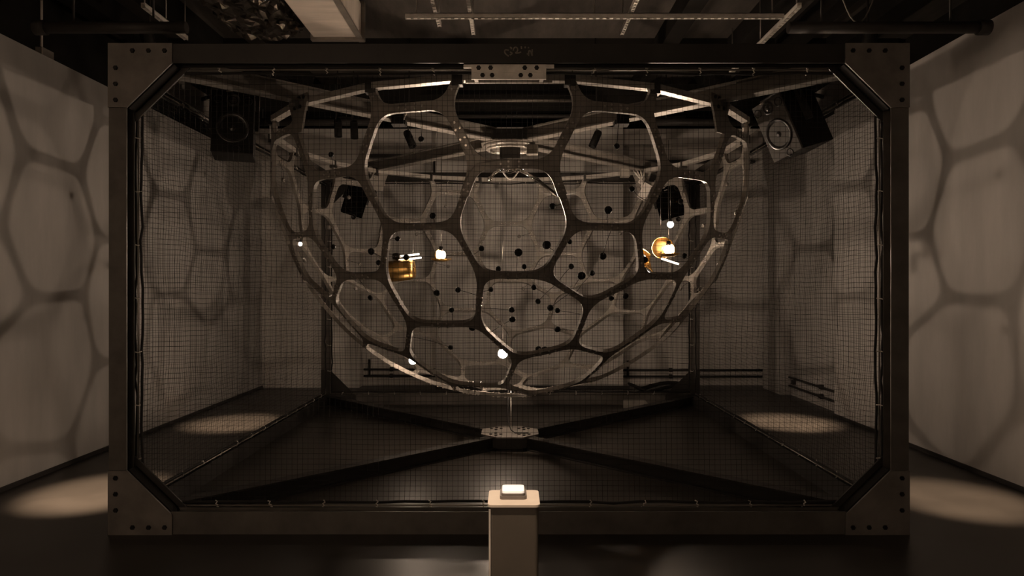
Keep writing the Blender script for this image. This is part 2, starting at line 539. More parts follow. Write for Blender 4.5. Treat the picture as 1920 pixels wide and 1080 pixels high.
def corner(cx_, cz_, sx, sz, y0, y1, front):
    """gusset at a frame corner: outer plate, inner plate, slanted stiffener"""
    a, c = .40, .125
    poly = [(0, 0), (a, 0), (a, c), (.118, a), (0, a)]
    ty = -.012 if front else .012
    yo = y0 if front else y1
    p = MB().prism(poly, (cx_, yo, cz_), (sx, 0, 0), (0, 0, sz), (0, 1, 0), 0, ty).build('corner_plate', M['plate'], cage)
    yi = y1 if front else y0
    MB().prism([(.0, .0), (.46, 0), (.46, .12), (.115, .46), (0, .46)], (cx_, yi, cz_), (sx, 0, 0), (0, 0, sz), (0, 1, 0), 0,
               -ty).build('inner_plate', M['steel_dark'], cage)
    P, Q = Vector((cx_ + sx * a, 0, cz_ + sz * c)), Vector((cx_ + sx * .118, 0, cz_ + sz * a))
    d = (Q - P)
    nrm = Vector((-d.z, 0, d.x)).normalized()
    MB().prism([(0, y0 + .005), (d.length, y0 + .005), (d.length, y1 - .005), (0, y1 - .005)], P, d.normalized(), (0, 1, 0), nrm,
               -.006, .006).build('stiffener', M['beam'], cage)
    if front:
        for u, v in ((.155, .048), (.255, .048), (.355, .048), (.05, .155), (.05, .255), (.05, .355)):
            o = link('bolt', bolt_me, p, loc=(0, 0, 0))
            o.matrix_parent_inverse = world_inv(p)
            o.location = (cx_ + sx * u, yo + ty, cz_ + sz * v)
            o.rotation_euler = (PI / 2, 0, 0)


for x, sx in ((X0, 1), (X1, -1)):
    for z, sz in ((0.0, 1), (ZT, -1)):
        corner(x, z, sx, sz, YF, YF + 2 * hy, True)
        corner(x, z, sx, sz, YR - 2 * hy, YR, False)
# chalk scrawl on the front of the top beam
def beam_pt(u, v):
    px, py = 920 + u / 19.2, 75 + v / 19.2
    return ((px - 960) / 1320 * 4.4, 1.54 + (540 - py) / 1320 * 4.4)


strokes = [[(650, 372), (520, 350), (498, 440), (560, 525), (650, 585)], [(690, 262), (765, 290), (720, 330)],
           [(695, 425), (785, 485), (690, 545)], [(812, 385), (828, 300), (900, 252), (965, 300), (972, 395), (890, 470), (1010, 470), (1095, 430)],
           [(1100, 225), (1112, 325)], [(1242, 235), (1240, 300)], [(1362, 250), (1360, 300)],
           [(1365, 575), (1372, 380), (1440, 400), (1492, 575), (1495, 330)], [(1300, 505), (1370, 500)]]
b = MB()
for st in strokes:
    P = [beam_pt(*q) for q in st]
    for (x0, z0), (x1, z1) in zip(P, P[1:]):
        d = Vector((x1 - x0, 0, z1 - z0))
        n = Vector((-d.z, 0, d.x)).normalized() * .0042
        o_ = Vector((x0, YF - .0012, z0))
        b.add([o_ + n, o_ - n, o_ + d - n, o_ + d + n], [(0, 1, 2, 3)])
b.build('chalk_scrawl', M['chalk'], cage, fix=False)

# floor feet shims under the corners are not seen; the cage stands on the floor

# ------------------------------------------------------------------ nets on the four sides
def strand(pts, r, V, F):
    pts = np.asarray(pts)
    n = len(pts)
    d = np.gradient(pts, axis=0)
    d /= np.linalg.norm(d, axis=1)[:, None]
    ref = np.array([0, 0, 1.]) if abs(d[0][2]) < .7 else np.array([0.3, 1., 0])
    s = np.cross(d, ref)
    s /= np.linalg.norm(s, axis=1)[:, None]
    q = np.cross(d, s)
    o = sum(len(x) for x in V)
    ring = [pts + r * (math.cos(a) * s + math.sin(a) * q) for a in (0, 2 * PI / 3, 4 * PI / 3)]
    V.append(np.stack(ring, 1).reshape(-1, 3))
    for i in range(n - 1):
        for k in range(3):
            F.append((o + i * 3 + k, o + i * 3 + (k + 1) % 3, o + i * 3 + 3 + (k + 1) % 3, o + i * 3 + 3 + k))


def wob(a, b, seed, amp):
    return amp * (np.sin(a * 2.1 + seed) * np.cos(b * 2.9 + seed * 1.7) + .5 * np.sin(a * 6.3 + b * 4.1 + seed * 2.3) + .35 * np.sin(b * 11 + a * 3 + seed))


def net(label, o, u, v, nrm, LU, LV, r, seed, amp_in, amp_out, clip_side, sp=.0345):
    o, u, v, nrm = map(lambda p: np.array(p, float), (o, u, v, nrm))
    t = thing('safety_net', label, 'net', tuple(o + u * LU / 2))
    V, F = [], []

    def P(a, b):
        e = np.minimum(np.minimum(a, LU - a), np.minimum(b, LV - b)).clip(0, .4) / .4
        da = wob(a, b, seed, amp_in) * e
        db = wob(b, a, seed + 5, amp_in) * e - amp_in * 1.2 * np.sin(PI * a / LU) * e
        dn = wob(a * .6, b * .6, seed + 9, amp_out) * e
        return o + (a + da)[:, None] * u + (b + db)[:, None] * v + dn[:, None] * nrm
    nu, nv = int(round(LU / sp)), int(round(LV / sp))
    for i in range(nu + 1):
        b_ = np.linspace(0, LV, 17)
        strand(P(np.full_like(b_, LU * i / nu), b_), r, V, F)
    for j in range(nv + 1):
        a_ = np.linspace(0, LU, 25)
        strand(P(a_, np.full_like(a_, LV * j / nv)), r, V, F)
    me = bpy.data.meshes.new('netting')
    me.from_pydata(np.concatenate(V).tolist(), [], F)
    me.materials.append(M['net'])
    nt_ = link('netting', me, t)
    nt_['kind'] = 'stuff'
    # hem: gathered cord round the edge
    pts = []
    per = [(0, 0), (LU, 0), (LU, LV), (0, LV), (0, 0)]
    for (a0, b0), (a1, b1) in zip(per, per[1:]):
        for k in range(28):
            f = k / 28
            pts.append(o + u * (a0 + (a1 - a0) * f) + v * (b0 + (b1 - b0) * f) + nrm * rng.normal(0, .004) + u * rng.normal(0, .004) + v * rng.normal(0, .004))
    pts.append(pts[0])
    MB().tube(pts, .009, 5, cap=False).build('hem_cord', M['net'], t)
    # edge rail the net is clipped to
    m_ = .022
    for (a0, b0), (a1, b1) in zip(per, per[1:]):
        ca, cb = LU / 2, LV / 2
        ex = lambda a, b: o + u * (ca + (a - ca) * (1 + 2 * m_ / LU)) + v * (cb + (b - cb) * (1 + 2 * m_ / LV)) - nrm * 0.004
        MB().tube([ex(a0, b0), ex(a1, b1)], .006, 6).build('edge_rail', M['conduit'], t)
    # clips
    w = Vector(u)
    cm = MB().tube([(-.006, 0, .024), (.008, -.006, .014), (-.004, -.012, .004), (.008, -.006, -.008), (-.004, 0, -.016), (.004, .004, -.024)], .0042, 5).mesh('clip', M['zinc'])
    cm2 = MB().tube([(.03, 0, .002), (.012, -.012, -.003), (-.012, -.012, .003), (-.03, 0, 0)], .0036, 5).mesh('clip', M['zinc'])
    for a, b, vert in clip_side:
        p = o + u * a + v * b - nrm * .002
        c = link('clip', cm2 if vert else cm, t, loc=(0, 0, 0))
        c.matrix_parent_inverse = world_inv(t)
        c.location = tuple(p)
        ang = math.atan2(u[1], u[0])
        c.rotation_euler = (rng.normal(0, .25) if vert else 0, rng.normal(0, .3) if not vert else 0, ang)
    return t


nx0, nx1 = X0 + .145, X1 - .145
nz0, nz1 = HB + .028, ZT - HT - .03
LUx, LVz = nx1 - nx0, nz1 - nz0
cl = []
for k in range(13):
    a = .16 + k * .342
    if a < LUx - .1:
        cl += [(a, LVz + .012, 0), (a - .02, -.012, 0)]
for k in range(7):
    cl += [(-.03, .28 + k * .342, 1), (LUx + .03, .28 + k * .342, 1)]
net('black knotted safety net filling the front opening of the cage', (nx0, YF + .12, nz0), (1, 0, 0), (0, 0, 1), (0, 1, 0), LUx, LVz, .0011, 1.3, .006, .006, cl)
LVs = ZT - .16 - .03 - nz0
sd = []
for k in range(13):
    sd += [(.3 + k * .345, LVs + .012, 0), (.3 + k * .345, -.012, 0)]
LUy = YR - YF - .36
net('black knotted safety net along the left side of the cage', (X0 + .075, YF + .18, nz0), (0, 1, 0), (0, 0, 1), (1, 0, 0), LUy, LVs, .0011, 4.1, .016, .03, sd)
net('black knotted safety net along the right side of the cage', (X1 - .075, YF + .18, nz0), (0, 1, 0), (0, 0, 1), (-1, 0, 0), LUy, LVs, .0011, 7.7, .016, .03, sd)
net('black knotted safety net across the back of the cage', (nx0, YR - .12, nz0), (1, 0, 0), (0, 0, 1), (0, -1, 0), LUx, LVz, .0011, 2.6, .008, .012, cl)

# ------------------------------------------------------------------ the hanging dome of bolted Y plates
DC = Vector((CX, 6.9, 2.747))
DR, DT = 2.25, .032
ROT = .8
dome = thing('hanging_dome', 'big upside-down dome of bolted Y-shaped steel plates hung inside the cage', 'dome', tuple(DC))


def sph(az, el, r=1.0):
    a, e = R_(az + ROT), R_(el)
    return Vector((math.sin(a) * math.cos(e), -math.cos(a) * math.cos(e), math.sin(e))) * r


nodes, edges = {}, set()


def nd(key, az, el):
    nodes[key] = sph(az, el)


def ed(a, b):
    edges.add(tuple(sorted((a, b))))


for k in range(10):
    c, e = 36 * k + 18, 36 * k
    for s in (-1, 1):
        nd(('rim', k, s), c + s * 8.3, 4.9)
        nd(('r0', k, s), c + s * 6.4, .4)
        nd(('r1', k, s), e + s * 6.6, -9.7)
        nd(('r2', k, s), c + s * 6.8, -20.3)
        nd(('r3', k, s), e + s * 6.6, -29.8)
for k in range(10):
    kn = (k + 1) % 10
    for r in ('r0', 'r1', 'r2', 'r3'):
        ed((r, k, -1), (r, k, 1))
    for s in (-1, 1):
        ed(('rim', k, s), ('r0', k, s))
    ed(('r0', k, -1), ('r1', k, 1))
    ed(('r0', k, 1), ('r1', kn, -1))
    ed(('r2', k, -1), ('r1', k, 1))
    ed(('r2', k, 1), ('r1', kn, -1))
    ed(('r2', k, -1), ('r3', k, 1))
    ed(('r2', k, 1), ('r3', kn, -1))
for k in range(0, 10, 2):          # single sectors: c = 18, 90, ...
    c, kn = 36 * k + 18, (k + 1) % 10
    nd(('P', k), c, -36.0)
    nd(('W', k), c, -47.3)
    nd(('V', k, -1), c - 16.5, -51.3)
    nd(('V', k, 1), c + 16.5, -51.3)
    nd(('PP', k), c, -74.5)
    nd(('pole', k), c, -82.0)
    ed(('P', k), ('r3', k, 1))
    ed(('P', k), ('r3', kn, -1))
    ed(('P', k), ('W', k))
    for s in (-1, 1):
        ed(('W', k), ('V', k, s))
    ed(('PP', k), ('pole', k))
    ed(('pole', k), ('pole', (k + 2) % 10))
for k in range(1, 10, 2):          # double sectors: c = 54, ...
    c, kn = 36 * k + 18, (k + 1) % 10
    for s in (-1, 1):
        nd(('T', k, s), c + s * 9.2, -41.0)
        nd(('AA', k, s), c + s * 14.5, -65.0)
    ed(('T', k, -1), ('T', k, 1))
    ed(('T', k, -1), ('r3', k, 1))
    ed(('T', k, 1), ('r3', kn, -1))
    ed(('T', k, -1), ('V', (k - 1) % 10, 1))
    ed(('T', k, 1), ('V', kn, -1))
    ed(('AA', k, -1), ('V', (k - 1) % 10, 1))
    ed(('AA', k, 1), ('V', kn, -1))
    ed(('AA', k, -1), ('AA', k, 1))
    ed(('AA', k, -1), ('PP', (k - 1) % 10))
    ed(('AA', k, 1), ('PP', kn))
adj = {k: [] for k in nodes}
for a, b in edges:
    adj[a].append(b)
    adj[b].append(a)

HW = .0315
bolts = MB()
web_pts = []          # points on the web for attaching sensors
for key, n in nodes.items():
    if key[0] == 'rim':
        continue
    nb = adj[key]
    ref = Vector((0, 0, 1)) if abs(n.z) < .95 else Vector((0, 1, 0))
    e1 = ref.cross(n).normalized()
    e2 = n.cross(e1)
    arms = []
    for q in nb:
        m = nodes[q]
        ang = n.angle(m)
        tdir = (m - n * m.dot(n)).normalized()
        d2 = Vector((tdir.dot(e1), tdir.dot(e2)))
        L = DR * ang * (1.0 if q[0] == 'rim' else .5)
        arms.append((math.atan2(d2.y, d2.x), d2, L))
    arms.sort(key=lambda t_: t_[0])
    hw = HW if n.z > -.25 else (.0235 if n.z > -.55 else (.021 if n.z > -.93 else .019))
    poly = []
    for i in range(len(arms)):
        a, da, La = arms[i]
        b_, db, Lb = arms[(i + 1) % len(arms)]
        th = (b_ - a) % (2 * PI)
        sa = Vector((-da.y, da.x))
        sb = Vector((db.y, -db.x))
        ctrl_d = hw / math.tan(th / 2)
        g = max(min(.125, .6 * min(La, Lb)), ctrl_d + .03)
        ga, gb = min(g, La * .97), min(g, Lb * .97)
        A = da * ga + sa * hw
        B = db * gb + sb * hw
        Cc = da * ctrl_d + sa * hw
        poly.append(da * La + sa * hw)
        for f in (0, .2, .4, .6, .8, 1):
            poly.append(A * (1 - f) ** 2 + Cc * 2 * f * (1 - f) + B * f * f)
        poly.append(db * Lb + sb * hw)

    def em(p, r):
        rr = p.length
        if rr < 1e-6:
            return DC + n * r
        tt = (e1 * p.x + e2 * p.y) / rr
        return DC + (n * math.cos(rr / DR) + tt * math.sin(rr / DR)) * r
    kk = len(poly)
    vs = [em(Vector((0, 0)), DR)] + [em(p, DR) for p in poly] + [em(Vector((0, 0)), DR - DT)] + [em(p, DR - DT) for p in poly]
    fs = []
    for i in range(kk):
        j = (i + 1) % kk
        fs.append((0, 1 + i, 1 + j))
        fs.append((kk + 1, kk + 2 + j, kk + 2 + i))
        fs.append((1 + i, kk + 2 + i, kk + 2 + j, 1 + j))
    MB().add(vs, fs).build('y_plate', M['web'], dome)
    for a, da, La in arms:
        for f in (La - .035, La - .085):
            for sd_ in ((-.016,), (.016,)) if f == La - .035 else ((0,),):
                p2 = da * f + Vector((-da.y, da.x)) * sd_[0]
                for rr, sg in ((DR, 1), (DR - DT, -1)):
                    pos = em(p2, rr)
                    ax = (pos - DC).normalized() * sg
                    bolts.lathe([(0.0, .007), (.008, .007), (.008, 0)], pos, ax, 6, sm=False)
        for f in (.15, .3, .45, .6, .75, .9):
            web_pts.append(em(da * La * f, DR - DT))
bo = bolts.build('plate_bolts', M['bolt_bright'], dome, fix=False)
bo['kind'] = 'stuff'

# rim: straight flat bars from leg to leg
rim_keys = []
for k in range(10):
    rim_keys += [(36 * k + 18 - 8.3), (36 * k + 18 + 8.3)]
rz = DC.z + DR * math.sin(R_(4.9))
rr = DR * math.cos(R_(4.9)) - .015
for i in range(20):
    a0, a1 = rim_keys[i], rim_keys[(i + 1) % 20]
    p0 = DC + sph(a0, 0, rr)
    p1 = DC + sph(a1, 0, rr)
    p0.z = p1.z = rz
    d = (p1 - p0)
    s = Vector((d.y, -d.x, 0)).normalized()
    g = d.normalized() * .012
    poly = [(-.032, -.022), (.032, -.022), (.032, .022), (-.032, .022)]
    MB().prism(poly, p0 + g, s, (0, 0, 1), d.normalized(), 0, d.length - .024).build('rim_bar', M['rim'], dome)
    MB().box((p0.x - .036, p0.y - .036, rz - .05), (p0.x + .036, p0.y + .036, rz + .03)).build('rim_joint', M['steel_dark'], dome)
# brackets: four to the diagonal braces, one to the front and one to the rear beam
fb = thing_parent = dome
yb_ = 6.9 - rr - .06
MB().box((CX - .285, yb_, rz - .055), (CX + .285, yb_ + .02, rz - .004)).build('rim_bracket', M['rim'], dome, bevel=.004)
yp_ = YF + .035
pl = MB().box((CX - .235, yp_ - .008, 2.853), (CX + .235, yp_ + .004, 2.9465)).box(
    (CX - .285, yp_ - .006, 2.925), (CX - .235, yp_ + .004, 2.9465)).box(
    (CX + .235, yp_ - .006, 2.925), (CX + .285, yp_ + .004, 2.9465)).box(
    (CX - .235, yp_ - .011, 2.897), (CX + .235, yp_ - .007, 2.901)).build('hanger_bracket', M['zinc'], dome)
for x, z in ((-.19, 2.925), (-.115, 2.925), (.10, 2.925), (.175, 2.925), (-.165, 2.878), (-.105, 2.878), (.075, 2.878), (.135, 2.878)):
    o = link('bolt', bolt_me, pl, loc=(0, 0, 0))
    o.matrix_parent_inverse = world_inv(pl)
    o.location = (CX + x, yp_ - .008, z)
    o.rotation_euler = (PI / 2, 0, 0)
for x in (-.21, .21):
    MB().prism([(yp_ + .004, 2.86), (yb_ + .01, rz - .05), (yb_ + .01, rz - .01), (yp_ + .004, 2.93)], (CX + x - .012, 0, 0), (0, 1, 0), (0, 0, 1), (1, 0, 0), 0, .024).build('tie_arm', M['rim'], dome)
for az in (45, 135, 225, 315):
    dd = Vector((math.sin(R_(az)), -math.cos(R_(az)), 0))
    ss = Vector((dd.y, -dd.x, 0))
    c = DC + dd * (rr + .02)
    c.z = rz - .10
    poly = [(-.055, -.13), (.055, -.13), (.095, .0), (.14, .10), (.14, .15), (-.14, .15), (-.14, .10), (-.095, 0)]
    p = MB().prism(poly, c, ss, (0, 0, 1), dd, -.008, .008).build('brace_bracket', M['web'], dome)
    for u, v in ((-.09, .125), (-.03, .125), (.03, .125), (.09, .125), (-.04, .06), (.04, .06)):
        o = link('bolt', bolt_me, p, loc=(0, 0, 0))
        o.matrix_parent_inverse = world_inv(p)
        o.location = tuple(c + ss * u + Vector((0, 0, v)) + dd * .008)
        o.rotation_euler = dd.to_track_quat('Z', 'Y').to_euler()

# light sensors on thin wire stalks, just inside the shell
sens = [(1.9, -26, 1.3), (7.6, -24.5, 1.4), (16.2, -30.8, 1.4), (19.5, -17.6, 1.3), (8.2, -17.2, 1.), (-5.6, -25.2, .9), (-2.3, -29.4, .9),
        (3.2, -28.9, .8), (13.4, -28.8, .9), (12.3, -23.8, .8), (20.2, -26.6, 1.2), (18.6, -30.2, .9), (5.6, -33.4, .9), (-4.2, -33.9, .8),
        (0.6, -38.8, 1.), (.8, -41.3, 1.1), (6.9, -36.7, .9), (12.2, -39.0, .9), (-11.9, -34.0, .9), (-17.3, -34.7, 1.1), (-14.7, -38.9, .9),
        (-14.9, -18.8, 1.0), (-31.2, -25.4, 1.2), (-30.2, -27.8, .9), (-23.5, -23.0, .8), (-22.5, -26.8, 1.), (31.2, -27.2, 1.2),
        (29.8, -35.5, 1.1), (25.8, -36, .9), (10.2, -38.3, 1.1), (-10.3, -43.8, 1.1), (13.6, -44.2, 1.1), (9.4, -50.5, 1.1), (11.5, -50.6, 1.1),
        (-19.5, -50.2, .9), (-38, -36, 1.), (-43, -24, .9), (44, -26, 1.), (-27, -14, .9), (24, -13.5, .9), (37, -15, .9), (-37, -6, .9), (20, -6, .9), (-16, -5, .9)]
rear_s = []
for k in range(10):
    for de, dl in ((4, -4.5), (-3, -14.5), (5, -25.5), (-5, -33.8)):
        az = 36 * k + 18 + de + (18 if dl in (-14.5, -33.8) else 0)
        a_ = (az + 180) % 360 - 180
        if abs(a_) > 62:
            rear_s.append((az, dl, 1.0))
WP = np.array([tuple(p) for p in web_pts])
for az, el, sc in sens + rear_s:
    d = sph(az - ROT, el)
    p = DC + d * (DR - DT - .035)
    i = int(np.argmin(((WP - np.array(p)) ** 2).sum(1)))
    q = Vector(WP[i])
    mid = (p + q) / 2 - d * .02 + Vector((0, 0, -.01))
    st = MB().tube([q, mid, p], .0022, 5).build('sensor_stalk', M['rod'], dome)
    h = .016
    MB().lathe([(0, -h), (.013 * sc, -h), (.0215 * sc, -h + .006), (.0225 * sc, 0), (.0205 * sc, h * .6), (.008 * sc, h * .6), (.006 * sc, h * .3), (0, h * .3)],
               p, -d, 10).build('sensor_head', M['plate'] if abs((az + 180) % 360 - 180) > 62 else M['black'], st)  # front heads black for their unlit side, rear heads paler as if lit

# ------------------------------------------------------------------ centre hub and swinging arms under the top brace
hub = thing('pivot_hub', 'steel pivot hub with short chrome arms under the top brace crossing', 'mechanism', (CX, 6.9, 2.935))
MB().lathe([(0, 2.935), (.26, 2.935), (.26, 2.915), (.235, 2.905), (.0, 2.905)], (CX, 6.9, 0), (0, 0, 1), 32).build('mounting_disc', M['web'], hub)
MB().lathe([(.20, 2.905), (.23, 2.905), (.23, 2.885), (.20, 2.885), (.20, 2.905)], (CX, 6.9, 0), (0, 0, 1), 32).build('slew_ring', M['rim'], hub)
MB().box((CX - .10, 6.80, 2.79), (CX + .10, 7.0, 2.906)).build('motor_box', M['steel_dark'], hub, bevel=.01)
MB().box((CX + .16, 6.72, 2.82), (CX + .27, 6.82, 2.915)).build('junction_box', M['card'], hub, bevel=.006)
MB().lathe([(.028, 2.80), (.028, 2.72), (.05, 2.72), (.05, 2.68), (.03, 2.67), (0, 2.66)], (CX, 6.9, 0), (0, 0, 1), 16).build('shaft', M['chrome'], hub)
for x, z in ((CX - .085, 2.705), (CX + .075, 2.70), (CX + .11, 2.71)):
    MB().ball((x, 6.87, z), .030, 12, 8).build('joint_ball', M['chrome'], hub)
MB().tube([(CX - .09, 6.87, 2.70), (CX - .15, 6.85, 2.655), (CX - .19, 6.84, 2.61)], .014, 8).ball((CX - .195, 6.84, 2.60), .024, 12, 8).build('short_arm', M['chrome'], hub)
MB().tube([(CX + .08, 6.87, 2.695), (CX + .28, 6.82, 2.585)], .016, 8).build('arm_sleeve', M['chrome'], hub)
MB().tube([(CX + .26, 6.825, 2.596), (CX + .47, 6.77, 2.415), (CX + .56, 6.75, 2.34)], .017, 8).build('long_arm', M['rod'], hub)
pts = [(CX - .08 + .17 * i / 12, 6.86, 2.69 - .09 * math.sin(PI * i / 12)) for i in range(13)]
MB().tube(pts, .007, 6).build('cable_loop', M['white'], hub)


# ------------------------------------------------------------------ hanging lamps
def lamp(name, label, p, r, m, top, cat='lamp', cup=0):
    t = thing(name, label, cat, (p[0], p[1], top))
    x, y, z = p
    MB().ball(p, r, 14, 10).build('bulb', M[m], t)
    if cup:
        MB().lathe([(r * .5, -r * 1.45), (r * 1.1, -r * 1.05), (r * 1.38, -r * .4), (r * 1.32, -r * .4), (r * 1.02, -r * .98), (r * .46, -r * 1.36), (r * .5, -r * 1.45)],
                   p, (cup, -.55, 0), 24).build('added_block_cup', M['brass'], t)  # added cup that blocks lamp light from the nearer wall
        MB().lathe([(0, -r * 1.5), (r * 1.2, -r * 1.46), (r * 2.5, -r * .9), (r * 2.48, -r * .85), (r * 1.2, -r * 1.4), (0, -r * 1.44)], p, (0, 0, 1), 24).build('added_block_saucer', M['brass'], t)  # added saucer that blocks steep downward light from the floor
    MB().lathe([(.0, r * 1.9), (r * .42, r * 1.9), (r * .5, r * 1.2), (r * .62, r * .85), (0, r * .85)], p, (0, 0, 1), 12).build('socket', M['rod'], t)
    MB().tube([(x, y, z + r * 1.8), (x, y, top)], .0022, 5).build('suspension_wire', M['rod'], t)
    return t


LA = (-.695, 6.9, 1.864)
LB = (1.495, 6.72, 1.905)
lamp('hanging_lamp', 'brightest round lamp glowing beside the brass drum in the left half of the dome', LA, .044, 'bulb', 2.955, cup=1)
lamp('hanging_lamp', 'bright lamp in front of the brass dish in the right half of the dome', LB, .044, 'bulb', 2.955, cup=-1)
lamp('hanging_lamp', 'small oval lamp above the brass dish under the right rear speaker', (1.62, 7.2, 2.19), .032, 'bulb_low', 2.955)
lamp('hanging_lamp', 'round lamp low in the middle of the dome', (-.088, 6.75, .911), .045, 'bulb_mid', 2.91)
lamp('hanging_lamp', 'lowest lamp at the left bottom edge of the dome', (-.915, 6.5, .872), .038, 'bulb_low', 2.955)
lamp('hanging_lamp', 'tiny glowing ball standing for a glint at the far left dome edge', (-2.02, 6.72, 1.96), .018, 'bulb_low', 2.96)  # glint on a steel plate, built as a glowing ball

# brass reflectors
t = thing('brass_drum', 'brass drum reflector with two slim lit tubes in the left half of the dome', 'reflector', (-1.11, 6.9, 2.955))
MB().lathe([(.03, -.15), (.085, -.15), (.10, -.10), (.105, 0), (.10, .11), (.085, .15), (.03, .15), (.028, .13), (.07, .12), (.085, 0), (.07, -.12), (.03, -.13), (.03, -.15)],
           (-1.10, 6.85, 1.71), (.97, -.12, .10), 28).build('drum', M['brass'], t)
for dz, dx in ((0, 0), (.035, -.02)):
    MB().tube([(-1.10 + dx, 6.83, 1.808 + dz), (-.88 + dx, 6.83, 1.835 + dz)], .008, 8).build('lit_tube', M['tube'], t)
MB().lathe([(.0, -.035), (.03, -.035), (.036, 0), (.03, .035), (0, .035)], (-1.12, 6.82, 1.845), (1, 0, 0), 12).build('rod_clamp', M['rod'], t)
MB().tube([(-1.12, 6.85, 1.80), (-1.12, 6.85, 2.955)], .0022, 5).build('suspension_wire', M['rod'], t)
t = thing('brass_dish', 'brass dish reflector behind the bright lamp in the right half of the dome', 'reflector', (1.5, 7.1, 2.955))
MB().lathe([(.0, .06), (.05, .052), (.085, .034), (.105, 0), (.11, -.002), (.09, .042), (.05, .066), (0, .076)], (1.505, 7.03, 1.94), (.12, 1, .10), 32).build('dish', M['brass'], t)
MB().tube([(1.505, 7.13, 1.95), (1.505, 7.13, 2.955)], .0022, 5).build('suspension_wire', M['rod'], t)
MB().tube([(1.47, 6.93, 1.83), (1.64, 6.93, 1.775)], .009, 8).build('lit_tube', M['tube'], t)
MB().tube([(1.505, 7.12, 1.93), (1.49, 7.0, 1.80), (1.50, 6.93, 1.82)], .006, 6).build('stay', M['rod'], t)
t = thing('brass_vane', 'curved brass vane left of the bright lamp and dish', 'reflector', (1.31, 6.9, 2.955))
vs, fs = [], []
for j in range(9):
    for i in range(7):
        u, v = i / 6 - .5, j / 8 - .5
        x = 1.31 + .15 * u + .03 * v
        z = 1.80 - .19 * v + .03 * math.sin(PI * (u + .5)) - .05 * u
        y = 6.93 + .10 * math.cos(PI * v) + .04 * u
        vs.append((x, y, z))
for j in range(8):
    for i in range(6):
        a = j * 7 + i
        fs.append((a, a + 1, a + 8, a + 7))
o = MB().add(vs, fs, True).build('vane', M['brass'], t)
sm = o.modifiers.new('thick', 'SOLIDIFY')
sm.thickness = .006
MB().lathe([(.0, -.02), (.045, -.02), (.045, .02), (0, .02)], (1.26, 6.85, 1.83), (.3, 1, .2), 12).build('weight', M['rod'], t)
MB().tube([(1.28, 6.95, 1.90), (1.30, 6.94, 2.955)], .0022, 5).build('suspension_wire', M['rod'], t)

# guide wire and cable from the dome's lowest point to the floor plate
t = thing('floor_tether', 'thin tether wire and cable from the bottom of the dome to the floor plate', 'cable', (CX, 6.9, .133))
MB().tube([(CX + .01, 6.9, .133), (CX + .01, 6.9, .56)], .004, 6).build('tether_wire', M['zinc'], t)
MB().tube([(CX - .015, 6.88, .56), (CX - .02, 6.88, .35), (CX - .02, 6.86, .24), (CX + .01, 6.82, .165), (CX + .05, 6.79, .142), (CX + .18, 6.80, .14)], .005, 6).build('loose_cable', M['net'], t)


# ------------------------------------------------------------------ loudspeakers
def speaker(label, loc, rot, face, cab='black', cone='cone', w=.30, d=.30, h=.50):
    t = thing('loudspeaker', label, 'speaker', loc, rot)
    b = MB().box((-w / 2, -d / 2 + .02, -h / 2), (w / 2, d / 2, h / 2))
    c = b.build('cabinet', M[cab], None, bevel=.006)
    c.parent = t
    yf = -d / 2 + .02
    f = MB().box((-w / 2, yf - .018, -h / 2), (w / 2, yf, h / 2)).build('baffle', M[face], None, bevel=.005)
    f.parent = t
    y = yf - .018

    def child(mb, name, m):
        o = mb.build(name, M[m], None)
        o.parent = t
        return o
    child(MB().lathe([(.118, 0), (.118, .006), (.105, .008), (.095, .002), (.06, -.012), (.038, -.018), (.036, -.008), (.02, .002), (0, .005)], (0, y, -.05), (0, -1, 0), 28), 'woofer', cone)
    child(MB().lathe([(.05, 0), (.05, .004), (.036, .003), (.028, -.004), (.022, .004), (.012, .011), (0, .013)], (0, y, .165), (0, -1, 0), 20), 'tweeter', cone)
    for x in (-.105, .105):
        child(MB().lathe([(.034, 0), (.034, .003), (.027, .003), (.026, -.012), (0, -.012)], (x, y, .165), (0, -1, 0), 16), 'port', 'bolt')
    child(MB().lathe([(.03, 0), (.03, .003), (.024, .003), (.023, -.012), (0, -.012)], (.03, y, -.21), (0, -1, 0), 16), 'port', 'bolt')
    child(MB().box((-.05, y - .012, h / 2 - .012), (-.005, y, h / 2 - .004)), 'top_edge', 'conduit')
    # yoke up to the top beam
    child(MB().box((-w / 2 - .03, -.03, -.03), (-w / 2 - .005, .03, h / 2 + .05)).box((w / 2 + .005, -.03, -.03), (w / 2 + .03, .03, h / 2 + .05)).box(
        (-w / 2 - .03, -.03, h / 2 + .03), (w / 2 + .03, .03, h / 2 + .05)).box((-w / 2 - .005, -.02, -.02), (-w / 2, .02, .02)).box((w / 2, -.02, -.02), (w / 2 + .005, .02, .02)), 'yoke', 'pipe')
    top = Matrix.LocRotScale(Vector(loc), Euler(rot), None) @ Vector((0, 0, h / 2 + .045))
    sx = 1 if loc[0] > 0 else -1
    MB().tube([top, (top.x + sx * .02, top.y, top.z + .03), (CX + sx * 2.44, top.y, 2.985)], .016, 8).build('mount_arm', M['pipe'], t)
    return t


speaker('black loudspeaker hung inside the front left top corner of the cage', (-2.15, 5.45, 2.785), (R_(-4), R_(1), R_(17)), 'black', w=.30, h=.47)
speaker('loudspeaker with grey baffle tilted down inside the front right top corner of the cage', (2.125, 5.34, 2.785), (R_(17), R_(-13), R_(-66)), 'baffle', w=.28, d=.36, h=.45)
speaker('black loudspeaker hung in the rear left corner of the cage', (-1.93, 8.7, 2.64), (R_(12), R_(16), R_(18)), 'cloth', 'cloth', 'cloth', w=.26, d=.26, h=.40)
speaker('black loudspeaker hung in the rear right corner of the cage', (1.97, 8.7, 2.60), (R_(12), R_(-14), R_(-15)), 'cloth', 'cloth', 'cloth', w=.36, d=.28, h=.36)


